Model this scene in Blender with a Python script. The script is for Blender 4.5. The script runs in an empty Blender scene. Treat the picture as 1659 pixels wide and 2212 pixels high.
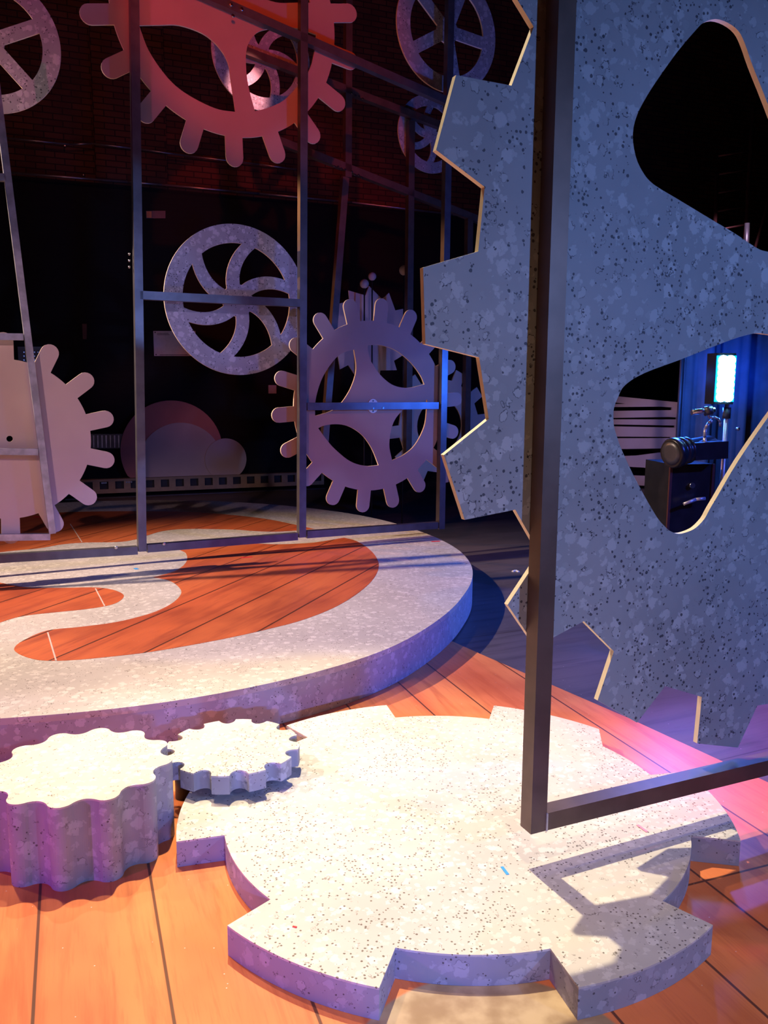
import bpy, bmesh, math, random
from math import sin, cos, tan, radians, degrees, atan2, pi, hypot, asin, sqrt
from mathutils import Vector, Matrix
from mathutils.geometry import tessellate_polygon

random.seed(7)
COL = bpy.context.scene.collection
scn = bpy.context.scene

# ------------------------------------------------------------------ camera
FPX, PITCH, ROLL, HC = 1800.0, 0.1500, 0.005, 1.6
F = Vector((0, cos(PITCH), -sin(PITCH)))
_U = Vector((0, sin(PITCH), cos(PITCH)))
_R = Vector((1, 0, 0))
CR = _R * cos(ROLL) + _U * sin(ROLL)
CU = _R * -sin(ROLL) + _U * cos(ROLL)
CAMP = Vector((0, 0, HC))
cam = bpy.data.cameras.new('camera')
cam.sensor_fit = 'VERTICAL'
cam.sensor_height = 36.0
cam.lens = 36.0 * FPX / 2212.0
cam.clip_start = 0.05
cam.clip_end = 200
cobj = bpy.data.objects.new('camera', cam)
COL.objects.link(cobj)
M = Matrix((CR, CU, -F)).transposed().to_4x4()
M.translation = CAMP
cobj.matrix_world = M
scn.camera = cobj


def ray(x, y):
    return F + CR * ((x - 829.5) / FPX) - CU * ((y - 1106) / FPX)


def at_z(x, y, z):
    d = ray(x, y)
    return CAMP + d * ((z - HC) / d.z)


class Plane:
    """an upright board's plane: origin, horizontal axis u, up v, n points away from the camera"""
    def __init__(s, O, az, off=0.0, lean=0.0):
        a = radians(az)
        s.u = Vector((sin(a), cos(a), 0))
        s.n = Vector((-s.u.y, s.u.x, 0))
        s.v = Vector((0, 0, 1))
        s.O = Vector(O) + s.n * off

    def shift(s, d):
        q = Plane(s.O, 0)
        q.u, q.n, q.v = s.u, s.n, s.v
        q.O = s.O + s.n * d
        return q

    def px(s, x, y):
        d = ray(x, y)
        P = CAMP + d * ((s.O - CAMP).dot(s.n) / d.dot(s.n)) - s.O
        return (P.dot(s.u), P.dot(s.v))

    def w(s, a, b, t=0.0):
        return s.O + s.u * a + s.v * b + s.n * t


# ------------------------------------------------------------------ object helpers
def mesh_obj(name, bm, m, parent=None, smooth=False):
    me = bpy.data.meshes.new(name)
    bmesh.ops.recalc_face_normals(bm, faces=bm.faces)
    if smooth:
        for f in bm.faces:
            f.smooth = True
    bm.to_mesh(me)
    bm.free()
    mats = m if isinstance(m, (list, tuple)) else [m]
    for k in mats:
        me.materials.append(k)
    o = bpy.data.objects.new(name, me)
    COL.objects.link(o)
    if parent is not None:
        o.parent = parent
        bpy.context.view_layer.update()
        o.matrix_parent_inverse = parent.matrix_world.inverted()
    return o


def thing(name, label, cat, loc=(0, 0, 0), group=None):
    o = bpy.data.objects.new(name, None)
    COL.objects.link(o)
    o.location = loc
    o.empty_display_size = 0.1
    o['label'] = label
    o['category'] = cat
    if group:
        o['group'] = group
    bpy.context.view_layer.update()
    return o


def tag(o, label, cat, group=None):
    o['label'] = label
    o['category'] = cat
    if group:
        o['group'] = group
    return o


def struct(o):
    o['kind'] = 'structure'
    return o


def plate_bm(outer, holes, pl, t0, t1, bm=None, side_mat=0):
    """extruded polygon with holes. outer/holes: lists of (a,b) on the plane"""
    if bm is None:
        bm = bmesh.new()
    loops = [outer] + list(holes)
    tris = tessellate_polygon([[Vector((a, b, 0)) for a, b in l] for l in loops])
    flat = [p for l in loops for p in l]
    A = [bm.verts.new(pl.w(a, b, t0)) for a, b in flat]
    B = [bm.verts.new(pl.w(a, b, t1)) for a, b in flat]
    for t in tris:
        try:
            bm.faces.new([A[i] for i in t])
            bm.faces.new([B[i] for i in reversed(t)])
        except ValueError:
            pass
    k = 0
    for l in loops:
        n = len(l)
        for i in range(n):
            j = (i + 1) % n
            try:
                f = bm.faces.new([A[k + i], A[k + j], B[k + j], B[k + i]])
                f.material_index = side_mat
            except ValueError:
                pass
        k += n
    return bm


def box_between(bm, p0, p1, nrm, w, d):
    """square bar from p0 to p1; nrm = direction of its depth d; w = width across"""
    p0, p1 = Vector(p0), Vector(p1)
    ax = (p1 - p0).normalized()
    nrm = Vector(nrm)
    nrm = (nrm - ax * nrm.dot(ax)).normalized()
    sd = ax.cross(nrm).normalized()
    vs = []
    for p in (p0, p1):
        for a, b in ((-1, -1), (1, -1), (1, 1), (-1, 1)):
            vs.append(bm.verts.new(p + sd * (a * w / 2) + nrm * (b * d / 2)))
    for f in ((0, 1, 2, 3), (7, 6, 5, 4), (0, 4, 5, 1), (1, 5, 6, 2), (2, 6, 7, 3), (3, 7, 4, 0)):
        bm.faces.new([vs[i] for i in f])
    return bm


def bev(bm, r, seg=2, ang=50):
    es = [e for e in bm.edges if len(e.link_faces) == 2 and degrees(e.calc_face_angle(0)) > ang]
    bmesh.ops.bevel(bm, geom=es, offset=r, segments=seg, affect='EDGES', profile=0.5)
    return bm


def bar(name, p0, p1, nrm, w, d, m, parent, r=0.004):
    bm = box_between(bmesh.new(), p0, p1, nrm, w, d)
    if r:
        bev(bm, r)
    return mesh_obj(name, bm, m, parent)


def cyl_bm(p0, p1, r0, r1=None, seg=20, bm=None):
    if bm is None:
        bm = bmesh.new()
    if r1 is None:
        r1 = r0
    p0, p1 = Vector(p0), Vector(p1)
    ax = (p1 - p0).normalized()
    h = Vector((0, 0, 1)) if abs(ax.z) < .9 else Vector((1, 0, 0))
    a = ax.cross(h).normalized()
    b = ax.cross(a)
    A = [bm.verts.new(p0 + (a * cos(2 * pi * i / seg) + b * sin(2 * pi * i / seg)) * r0) for i in range(seg)]
    B = [bm.verts.new(p1 + (a * cos(2 * pi * i / seg) + b * sin(2 * pi * i / seg)) * r1) for i in range(seg)]
    bm.faces.new(A)
    bm.faces.new(B[::-1])
    for i in range(seg):
        j = (i + 1) % seg
        f = bm.faces.new([A[i], A[j], B[j], B[i]])
        f.smooth = True
    return bm


def tube_path(pts, r, seg=8, bm=None):
    if bm is None:
        bm = bmesh.new()
    for a, b in zip(pts, pts[1:]):
        cyl_bm(a, b, r, r, seg, bm)
    return bm


def lathe_bm(c, ax, prof, seg=24):
    """prof: (distance along ax, radius)"""
    bm = bmesh.new()
    c, ax = Vector(c), Vector(ax).normalized()
    h = Vector((0, 0, 1)) if abs(ax.z) < .9 else Vector((1, 0, 0))
    a = ax.cross(h).normalized()
    b = ax.cross(a)
    rings = []
    for d, r in prof:
        rings.append([bm.verts.new(c + ax * d + (a * cos(2 * pi * i / seg) + b * sin(2 * pi * i / seg)) * max(r, 1e-4)) for i in range(seg)])
    for A, B in zip(rings, rings[1:]):
        for i in range(seg):
            j = (i + 1) % seg
            f = bm.faces.new([A[i], A[j], B[j], B[i]])
            f.smooth = True
    bm.faces.new(rings[0])
    bm.faces.new(rings[-1][::-1])
    return bm


def spline(pts, closed=True, sub=6, corners=()):
    """Catmull-Rom through pts; indices in corners stay sharp"""
    n = len(pts)
    out = []
    rng = range(n) if closed else range(n - 1)
    for i in rng:
        p1, p2 = pts[i], pts[(i + 1) % n]
        p0 = pts[i - 1] if (closed or i > 0) else p1
        p3 = pts[(i + 2) % n] if (closed or i + 2 < n) else p2
        if i in corners:
            p0 = (2 * p1[0] - p2[0], 2 * p1[1] - p2[1])
        if (i + 1) % n in corners:
            p3 = (2 * p2[0] - p1[0], 2 * p2[1] - p1[1])
        for k in range(sub):
            t = k / sub
            o = []
            for c in (0, 1):
                a = -.5 * p0[c] + 1.5 * p1[c] - 1.5 * p2[c] + .5 * p3[c]
                b = p0[c] - 2.5 * p1[c] + 2 * p2[c] - .5 * p3[c]
                q = -.5 * p0[c] + .5 * p2[c]
                o.append(((a * t + b) * t + q) * t + p1[c])
            out.append(tuple(o))
    if not closed:
        out.append(tuple(pts[-1]))
    return out


# ------------------------------------------------------------------ materials
class NT:
    def __init__(s, name):
        s.m = bpy.data.materials.new(name)
        s.m.use_nodes = True
        s.t = s.m.node_tree
        s.b = s.t.nodes['Principled BSDF']
        s.co = s.t.nodes.new('ShaderNodeTexCoord').outputs['Object']

    def n(s, typ, **kw):
        nd = s.t.nodes.new(typ)
        for k, v in kw.items():
            setattr(nd, k, v)
        return nd

    def lk(s, a, b):
        if isinstance(a, (int, float)):
            b.default_value = a
        elif isinstance(a, (tuple, list)):
            b.default_value = a if len(a) == len(b.default_value) else tuple(a) + (1,)
        else:
            s.t.links.new(a, b)

    def math(s, op, a, b=0.0, c=None, clamp=False):
        nd = s.n('ShaderNodeMath', operation=op, use_clamp=clamp)
        s.lk(a, nd.inputs[0])
        s.lk(b, nd.inputs[1])
        if c is not None:
            s.lk(c, nd.inputs[2])
        return nd.outputs[0]

    def noise(s, scale, detail=3, rough=.5, vec=None, dist=0):
        nd = s.n('ShaderNodeTexNoise')
        nd.inputs['Scale'].default_value = scale
        nd.inputs['Detail'].default_value = detail
        nd.inputs['Roughness'].default_value = rough
        nd.inputs['Distortion'].default_value = dist
        s.lk(vec if vec is not None else s.co, nd.inputs['Vector'])
        return nd

    def vor(s, scale, vec=None, rnd=1.0, feature='F1'):
        nd = s.n('ShaderNodeTexVoronoi', feature=feature)
        nd.inputs['Scale'].default_value = scale
        nd.inputs['Randomness'].default_value = rnd
        s.lk(vec if vec is not None else s.co, nd.inputs['Vector'])
        return nd

    def mix(s, fac, a, b, mode='MIX'):
        nd = s.n('ShaderNodeMix', data_type='RGBA', blend_type=mode)
        s.lk(fac, nd.inputs[0])
        s.lk(a, nd.inputs[6])
        s.lk(b, nd.inputs[7])
        return nd.outputs[2]

    def step(s, v, lo, hi, a=0.0, b=1.0):
        nd = s.n('ShaderNodeMapRange', interpolation_type='SMOOTHSTEP')
        s.lk(v, nd.inputs[0])
        for i, q in enumerate((lo, hi, a, b)):
            nd.inputs[i + 1].default_value = q
        return nd.outputs[0]

    def warp(s, scale, amt):
        nz = s.noise(scale, 2)
        v = s.n('ShaderNodeVectorMath', operation='SUBTRACT')
        s.lk(nz.outputs['Color'], v.inputs[0])
        v.inputs[1].default_value = (.5, .5, .5)
        w = s.n('ShaderNodeVectorMath', operation='SCALE')
        s.lk(v.outputs[0], w.inputs[0])
        w.inputs[3].default_value = amt
        a = s.n('ShaderNodeVectorMath', operation='ADD')
        s.lk(s.co, a.inputs[0])
        s.lk(w.outputs[0], a.inputs[1])
        return a.outputs[0]

    def bump(s, h, strength, dist=.01):
        nd = s.n('ShaderNodeBump')
        nd.inputs['Strength'].default_value = strength
        nd.inputs['Distance'].default_value = dist
        s.lk(h, nd.inputs['Height'])
        s.lk(nd.outputs[0], s.b.inputs['Normal'])

    def fin(s, col, rough=.6, metal=0.0, spec=.5):
        s.lk(col, s.b.inputs['Base Color'])
        s.lk(rough, s.b.inputs['Roughness'])
        s.b.inputs['Metallic'].default_value = metal
        s.b.inputs['Specular IOR Level'].default_value = spec
        return s.m


def plain(name, c, rough=.6, metal=0.0, spec=.5, var=.15, sc=12):
    t = NT(name)
    nz = t.noise(sc, 4)
    k = t.step(nz.outputs['Fac'], .3, .7)
    c2 = tuple(x * (1 - var) for x in c)
    return t.fin(t.mix(k, c2, c), rough, metal, spec)


def emit(name, c, st):
    t = NT(name)
    t.lk((0, 0, 0), t.b.inputs['Base Color'])
    t.lk(c, t.b.inputs['Emission Color'])
    t.b.inputs['Emission Strength'].default_value = st
    return t.m


def splotch(name, base, light, dark, blob=24.0, speck=90.0, speck_amt=.5, contrast=1.0, rough=.65, ring=.5):
    """sponged galvanised scenic paint: pale blossoms, darker rims and black flecks"""
    t = NT(name)
    w = t.warp(blob * 2.2, 1.0 / blob)
    big = t.noise(2.2, 4, .6)
    bigf = t.step(big.outputs['Fac'], .35, .7)
    v1 = t.vor(blob, w)
    # each cell: a disc of its own brightness
    sep = t.n('ShaderNodeSeparateColor')
    t.lk(v1.outputs['Color'], sep.inputs[0])
    d1 = t.step(v1.outputs['Distance'], .42, .34)
    on = t.step(sep.outputs[0], .2, .45)
    f1 = t.math('MULTIPLY', d1, on)
    v2 = t.vor(blob * .62, w)
    sep2 = t.n('ShaderNodeSeparateColor')
    t.lk(v2.outputs['Color'], sep2.inputs[0])
    d2 = t.step(v2.outputs['Distance'], .40, .30)
    f2 = t.math('MULTIPLY', d2, t.step(sep2.outputs[1], .5, .6))
    f = t.math('MAXIMUM', t.math('MULTIPLY', f1, .75), f2)
    col = t.mix(t.math('MULTIPLY', f, .8 * contrast, clamp=True), base, light)
    mid = tuple(x * .72 for x in base)
    col = t.mix(t.math('MULTIPLY', t.math('SUBTRACT', 1.0, f), t.math('MULTIPLY', bigf, .55)), col, mid)
    # dark rims of the drops
    r1 = t.math('MULTIPLY', t.step(v1.outputs['Distance'], .36, .41), t.step(v1.outputs['Distance'], .48, .42))
    r1 = t.math('MULTIPLY', r1, t.step(sep.outputs[2], .62, .7))
    nz2 = t.noise(blob * .9, 2)
    r1 = t.math('MULTIPLY', r1, t.step(nz2.outputs['Fac'], .45, .6))
    col = t.mix(t.math('MULTIPLY', r1, ring), col, dark)
    # flecks
    v3 = t.vor(speck, t.warp(speck, .35 / speck))
    sep3 = t.n('ShaderNodeSeparateColor')
    t.lk(v3.outputs['Color'], sep3.inputs[0])
    cl = t.noise(5.0, 3, .6)
    thr = t.math('MULTIPLY', t.step(cl.outputs['Fac'], .38, .68), speck_amt)
    pick = t.math('LESS_THAN', sep3.outputs[1], thr)
    sz = t.math('LESS_THAN', v3.outputs['Distance'], t.math('MULTIPLY_ADD', sep3.outputs[2], .22, .12))
    col = t.mix(t.math('MULTIPLY', t.math('MULTIPLY', pick, sz), .85), col, dark)
    t.bump(f, .15, .002)
    return t.fin(col, rough, 0, .35)


def grain_coords(t, ang):
    mp = t.n('ShaderNodeMapping')
    t.lk(t.co, mp.inputs['Vector'])
    mp.inputs['Rotation'].default_value = (0, 0, -radians(ang))
    mp.inputs['Scale'].default_value = (1, 1, 1)
    sx = t.n('ShaderNodeSeparateXYZ')
    t.lk(mp.outputs[0], sx.inputs[0])
    cb = t.n('ShaderNodeCombineXYZ')
    t.lk(t.math('MULTIPLY', sx.outputs[0], .09), cb.inputs[0])
    t.lk(sx.outputs[1], cb.inputs[1])
    t.lk(sx.outputs[2], cb.inputs[2])
    return cb.outputs[0], sx.outputs[0], sx.outputs[1]


def wood(name, ang, seams, c1, c2, c3, cross=(), rough=.42, seam_w=.006, seamc=(.03, .012, .008)):
    """painted planks running along ang; seams = list of offsets across them"""
    t = NT(name)
    g, along, across = grain_coords(t, ang)
    n1 = t.noise(14, 6, .62, g, .6)
    n2 = t.noise(2.2, 3, .5, g)
    n3 = t.noise(70, 3, .6, g)
    n4 = t.noise(1.3, 3, .55)
    col = t.mix(t.step(n2.outputs['Fac'], .36, .66), c1, c2)
    col = t.mix(t.math('MULTIPLY', t.step(n1.outputs['Fac'], .46, .72), .6), col, c3)
    col = t.mix(t.math('MULTIPLY', t.step(n3.outputs['Fac'], .5, .75), .3), col, c3)
    col = t.mix(t.math('MULTIPLY', t.step(n4.outputs['Fac'], .46, .72), .55), col, c3)
    tot = None
    tone = None
    for k, s in enumerate(seams):
        d = t.math('ABSOLUTE', t.math('SUBTRACT', across, s))
        m = t.step(d, seam_w, seam_w * .5)
        tot = m if tot is None else t.math('MAXIMUM', tot, m)
    for (s, a0, a1) in cross:       # cross joints: position along, from/to across
        d = t.math('ABSOLUTE', t.math('SUBTRACT', along, s))
        m = t.step(d, seam_w, seam_w * .5)
        m = t.math('MULTIPLY', m, t.math('GREATER_THAN', across, a0))
        m = t.math('MULTIPLY', m, t.math('LESS_THAN', across, a1))
        tot = m if tot is None else t.math('MAXIMUM', tot, m)
    if tot is not None:
        col = t.mix(t.math('MULTIPLY', tot, .85), col, seamc)
    sp = t.vor(60)
    ss = t.n('ShaderNodeSeparateColor')
    t.lk(sp.outputs['Color'], ss.inputs[0])
    fl = t.math('MULTIPLY', t.math('LESS_THAN', sp.outputs['Distance'], .13), t.math('LESS_THAN', ss.outputs[0], .03))
    col = t.mix(t.math('MULTIPLY', fl, .7), col, (.7, .6, .5))
    return t, col, n1, rough


def wood_m(*a, **k):
    t, col, n1, rough = wood(*a, **k)
    t.bump(n1.outputs['Fac'], .08, .002)
    return t.fin(col, rough, 0, .4)


STONE = ((.56, .54, .50), (.80, .78, .72), (.07, .06, .05))
m_stone = splotch('pale_stone_paint', (.60, .565, .48), (.76, .73, .64), (.11, .085, .055), 36, 96, .85, .7, ring=.8)
m_ring = splotch('pale_stone_paint_ring', (.47, .44, .39), (.62, .59, .52), (.08, .065, .05), 28, 80, .8, .9, ring=.8)
m_side = splotch('stone_side_shaded', (.36, .36, .38), (.50, .50, .53), (.08, .07, .07), 26, 90, .4, .8, ring=.6)  # darker, cooler copy of the top paint: shade of the sides in the colour
m_galv = splotch('galvanised_paint', (.32, .34, .36), (.48, .51, .53), (.02, .02, .035), 27, 62, 1.6, .85, .55, .9)
m_wheel = splotch('galvanised_wheel_paint', (.36, .35, .37), (.60, .58, .60), (.04, .035, .05), 24, 60, .75, .8, .5, .8)
m_ply = plain('plain_plywood_paint', (.56, .46, .42), .7, var=.08, sc=3)
m_plydim = plain('dimmed_brown_plywood', (.40, .27, .23), .7, var=.08, sc=3)  # browner, darker ply: the dim light on two cogs put into the colour
m_cream = plain('raw_cream_edge', (.85, .72, .56), .6, var=.1)
m_tan = plain('tan_plywood', (.58, .46, .38), .7, var=.1, sc=3)
m_steel = plain('dark_steel_tube', (.15, .10, .08), .42, .4, .5, var=.25, sc=9)
m_gsteel = plain('grey_steel_tube', (.17, .165, .19), .36, .6, .5, var=.25, sc=9)
m_boardred = plain('red_lit_plywood', (.52, .20, .17), .7, var=.1, sc=3)  # pale plywood with the red light on it put into the colour
m_bsteel = plain('bare_steel_tube', (.55, .55, .60), .35, .5, .5, var=.35, sc=14)
m_bolt = plain('zinc_bolt', (.75, .75, .75), .25, 1.0)
m_white = plain('white_paint', (.8, .8, .78), .5, var=.03)
m_black = plain('matt_black', (.02, .02, .022), .5, 0, .5, var=.3)
m_blackm = plain('black_lamp_metal', (.03, .03, .035), .3, .4, .5, var=.3)
m_dark = plain('dark_grey_metal', (.10, .10, .11), .4, .6)
m_wallcream = plain('cream_trunking', (.34, .27, .17), .6, var=.15)
m_pipe = plain('galvanised_conduit', (.45, .42, .42), .35, .8)
m_red = plain('red_tape', (.7, .02, .03), .5, var=.05)
m_blue = plain('blue_tape', (.05, .35, .75), .5, var=.05)
m_pink = plain('pink_tape', (.75, .3, .3), .5, var=.05)
m_ink = plain('black_ink', (.03, .03, .03), .6, var=0)
m_paper = plain('white_paper', (.62, .58, .60), .7, var=.08, sc=20)
m_orange = plain('orange_sign', (.75, .25, .08), .5)
m_drape = plain('black_drape', (.09, .09, .10), .9, 0, .2, var=.4, sc=4)
m_truss = plain('rusty_scaffold', (.10, .035, .03), .5, .4)

# ------------------------------------------------------------------ floor
DA = -69.5
dl = [(.883, 4.18), (1.2035, 3.307)]


def across_of(x, y, ang):
    a = radians(ang)
    return -sin(a) * x + cos(a) * y


def along_of(x, y, ang):
    a = radians(ang)
    return cos(a) * x + sin(a) * y


offs = [-1.6, -1.25, -.88, -.52, -.165, .172, .52, .88, 1.24, 1.605, 1.876, 2.287, 2.65, 3.0]
cr = [(along_of(1.13, 2.55, DA), 1.60, 2.287), (along_of(1.9, 1.9, DA), 1.0, 1.6), (along_of(-.35, 3.5, DA), .17, .88)]
tw, colw, n1w, _ = wood('painted_stage_planks', DA, offs, (.68, .19, .062), (.76, .26, .075), (.42, .085, .025), cr)
# a pale painted disc on the deck in front of the gear
sx = tw.n('ShaderNodeSeparateXYZ')
tw.lk(tw.co, sx.inputs[0])
cpt = at_z(1085, 2350, 0)
dx = tw.math('SUBTRACT', sx.outputs[0], cpt.x)
dy = tw.math('SUBTRACT', sx.outputs[1], cpt.y)
dd = tw.math('SQRT', tw.math('ADD', tw.math('MULTIPLY', dx, dx), tw.math('MULTIPLY', dy, dy)))
nz = tw.noise(9, 4)
pale = tw.mix(tw.step(nz.outputs['Fac'], .35, .65), (.30, .20, .11), (.48, .36, .22))
rad_disc = (at_z(1085, 2128, 0) - cpt).length * 1.12
colw = tw.mix(tw.step(dd, rad_disc, rad_disc - .012), colw, pale)
tw.bump(n1w.outputs['Fac'], .06, .002)
m_floor = tw.fin(colw, .38, 0, .45)
m_stagefloor = wood_m('dark_stage_floor', 25, [.5, 2.5, 4.5, 6.5], (.085, .075, .08), (.11, .095, .10), (.05, .042, .045), seam_w=.004, rough=.45)

e0 = at_z(1048, 1417, 0)
e1 = at_z(1362, 1553, 0)
e2 = at_z(1659, 1690, 0)
ed = (e2 - e0)
ed.normalize()
far_l = e0 - ed * 3.2
near_r = e2 + ed * 5.5


class Flat:
    def __init__(s, z):
        s.O = Vector((0, 0, z))
        s.u, s.v, s.n = Vector((1, 0, 0)), Vector((0, 1, 0)), Vector((0, 0, -1))

    def px(s, x, y):
        p = at_z(x, y, s.O.z)
        return (p.x, p.y)

    def w(s, a, b, t=0.0):
        return Vector((a, b, s.O.z - t))


X0, X1, Y0, Y1 = -8.5, 9.5, -4.0, 18.0
bm = plate_bm([(X0, Y0), (near_r.x, Y0), (near_r.x, near_r.y), (e2.x, e2.y), (e1.x, e1.y), (e0.x, e0.y), (far_l.x, far_l.y), (X0, far_l.y)], [], Flat(0), 0, .012)
struct(mesh_obj('floor', bm, m_floor))
bm = plate_bm([(X0, Y0), (X1, Y0), (X1, Y1), (X0, Y1)], [], Flat(-.012), 0, .05)
struct(mesh_obj('floor_stage', bm, m_stagefloor))
# thin nosing strip along the deck edge
nrm2 = Vector((-ed.y, ed.x, 0))
if nrm2.y < 0:
    nrm2 = -nrm2

# ------------------------------------------------------------------ room shell
JP = Plane(at_z(300, 1064, -.012), 68, -.45)
WP = JP.shift(.26)
wh = 9.0
t = NT('brick_wall')
sx = t.n('ShaderNodeSeparateXYZ')
t.lk(t.co, sx.inputs[0])
cb = t.n('ShaderNodeCombineXYZ')
t.lk(sx.outputs[0], cb.inputs[0])
t.lk(sx.outputs[2], cb.inputs[1])
br = t.n('ShaderNodeTexBrick')
t.lk(cb.outputs[0], br.inputs['Vector'])
br.inputs['Scale'].default_value = 1.0
br.inputs['Brick Width'].default_value = .25
br.inputs['Row Height'].default_value = .082
br.inputs['Mortar Size'].default_value = .008
br.inputs['Color1'].default_value = (.16, .05, .028, 1)
br.inputs['Color2'].default_value = (.10, .030, .02, 1)
br.inputs['Mortar'].default_value = (.035, .016, .012, 1)
zb = WP.px(300, 395)[1]
nzb = t.noise(1.5, 4)
cc = t.mix(t.math('MULTIPLY', t.step(nzb.outputs['Fac'], .4, .7), .5), br.outputs['Color'], (.05, .02, .015))
cc = t.mix(t.step(sx.outputs[2], zb - .06, zb - .04), (.007, .006, .007), cc)
t.bump(br.outputs['Fac'], .4, -.01)
m_brick = t.fin(cc, .75, 0, .25)
m_blackwall = plain('black_wall_paint', (.012, .010, .012), .8, 0, .2, var=.3, sc=3)


def wall(name, p0, p1, h, m, th=.15):
    p0, p1 = Vector(p0), Vector(p1)
    d = (p1 - p0)
    L = d.length
    bm = bmesh.new()
    vs = [bm.verts.new(v) for v in [(0, 0, -.05), (L, 0, -.05), (L, th, -.05), (0, th, -.05), (0, 0, h), (L, 0, h), (L, th, h), (0, th, h)]]
    for f in ((0, 3, 2, 1), (4, 5, 6, 7), (0, 1, 5, 4), (1, 2, 6, 5), (2, 3, 7, 6), (3, 0, 4, 7)):
        bm.faces.new([vs[i] for i in f])
    o = mesh_obj(name, bm, m)
    o.location = p0
    o.rotation_euler = (0, 0, atan2(d.y, d.x))
    return struct(o)


wl = WP.w(-5.2, 0)
wr = WP.w(14.2, 0)
wall('wall_back', wl, wr, wh, m_brick)
wall('wall_left', (wl.x, Y0, 0), (wl.x, wl.y + .1, 0), wh, m_blackwall)
wall('wall_right', (wr.x, wr.y, 0), (wr.x, Y0, 0), wh, m_blackwall)
wall('wall_front', (wr.x, Y0, 0), (wl.x, Y0, 0), wh, m_blackwall)
bm = plate_bm([(wl.x, Y0), (wr.x, Y0), (wr.x, wr.y + .2), (wl.x, wl.y + .2)], [], Flat(wh), 0, -.1)
struct(mesh_obj('ceiling', bm, m_blackwall))
# brick pilaster on the back wall
pa = WP.px(203, 300)[0]
pb = WP.px(357, 300)[0]
WPf = WP.shift(-.10)
# kept as a shallow projection of the upper wall
bm = plate_bm([(pa, zb - .02), (pb, zb - .02), (pb, wh), (pa, wh)], [], WPf, 0, .10)
o = mesh_obj('wall_pilaster', bm, m_brick)
struct(o)

# ------------------------------------------------------------------ round stage platform
HT = .2165
PT = Flat(HT)
pcx, pcy, PR = -2.16, 6.41, 3.09
trace = [(0, 1552), (150, 1540), (300, 1525), (500, 1493), (700, 1447), (838, 1402), (905, 1366), (956, 1331), (1000, 1285), (1020, 1247), (1018, 1222), (1006, 1203), (960, 1170), (898, 1145),
         (844, 1128), (760, 1110), (662, 1097), (500, 1084), (314, 1080), (130, 1086)]
pol = []
for q in trace:
    a, b = PT.px(*q)
    pol.append((atan2(b - pcy, a - pcx), hypot(a - pcx, b - pcy)))
pol.sort()


def rad(th):
    th = (th + pi) % (2 * pi) - pi
    if th < pol[0][0] or th > pol[-1][0]:
        # hidden left part: blend between the two ends
        a0, r0 = pol[-1]
        a1, r1 = pol[0][0] + 2 * pi, pol[0][1]
        tt = th if th > a0 else th + 2 * pi
        k = (tt - a0) / (a1 - a0)
        k = k * k * (3 - 2 * k)
        return r0 * (1 - k) + r1 * k
    for (a0, r0), (a1, r1) in zip(pol, pol[1:]):
        if a0 <= th <= a1:
            k = (th - a0) / (a1 - a0 + 1e-9)
            return r0 * (1 - k) + r1 * k
    return PR


NP = 160
rr = [rad(-pi + 2 * pi * i / NP) for i in range(NP)]
for _ in range(3):
    rr = [(rr[i - 1] + rr[i] * 2 + rr[(i + 1) % NP]) / 4 for i in range(NP)]
pout = [(pcx + rr[i] * cos(-pi + 2 * pi * i / NP), pcy + rr[i] * sin(-pi + 2 * pi * i / NP)) for i in range(NP)]
plat = thing('round_platform', 'large round stage platform with pale stone ring and orange wood inlays, under the hanging frames', 'stage platform', (pcx, pcy, 0))
top = mesh_obj('platform_top', plate_bm(pout, [], PT, 0, .03), m_ring, plat)
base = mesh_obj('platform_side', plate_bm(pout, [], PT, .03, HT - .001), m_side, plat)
# paint cracks/wood inlays
plk = [2.235 + .37 * k for k in range(-6, 10)]
m_inlay = wood_m('painted_wood_inlay', 70, plk, (.50, .105, .035), (.58, .145, .045), (.22, .038, .02), seam_w=.009)
W1 = [(31, 1400), (50, 1384), (101, 1362.5), (169, 1355), (236, 1346.5), (287, 1336), (337, 1321), (375, 1301), (391.6, 1281), (384, 1266), (364, 1254), (331, 1247), (358, 1240), (385, 1230), (403, 1213),
      (402, 1196), (388, 1188), (372, 1181), (430, 1178), (530, 1174), (601, 1176), (669, 1173), (709, 1167.5), (743, 1161.5), (770, 1169), (797, 1186), (814, 1206), (818, 1227), (804, 1254), (770, 1284), (719, 1314),
      (652, 1340), (584, 1358), (500, 1377), (405, 1395), (321, 1409), (236, 1419), (152, 1426.5), (94, 1427), (61, 1421), (38, 1411)]
W2 = [(-190, 1238), (-60, 1250), (0, 1259), (34, 1265.5), (67, 1269.5), (135, 1270), (202, 1269), (243, 1274), (266.7, 1285), (260, 1297.5), (236, 1307.7), (186, 1316), (118, 1323), (50, 1331), (0, 1345), (-90, 1378), (-230, 1400), (-300, 1330)]
W3 = [(-150, 1150), (0, 1120), (67, 1111.5), (135, 1107), (236, 1104.5), (371, 1105), (472, 1110), (567, 1120), (635, 1133), (679, 1143), (600, 1148.5), (547, 1147), (506, 1144), (405, 1142.5), (354, 1147), (321, 1156), (290, 1166), (253, 1171), (186, 1172), (135, 1176), (84, 1184.5), (0, 1193), (-150, 1215)]
PTi = Flat(HT + .0012)
for Wp, cor in ((W1, (11, 23)), (W2, ()), (W3, (9,))):
    pts = [PT.px(*q) for q in Wp]
    pts = spline(pts, True, 5, cor)
    mesh_obj('wood_inlay', plate_bm(pts, [], PTi, 0, .004), m_inlay, plat)
for seg in (((103, 1366), (121, 1427)), ((206, 1271), (226, 1309)), ((152, 1132), (177, 1171))):
    a, b = [at_z(*q, HT + .0015) for q in seg]
    bar('seam_line', a, b, (0, 0, 1), .008, .002, m_tan, plat, 0)

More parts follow.
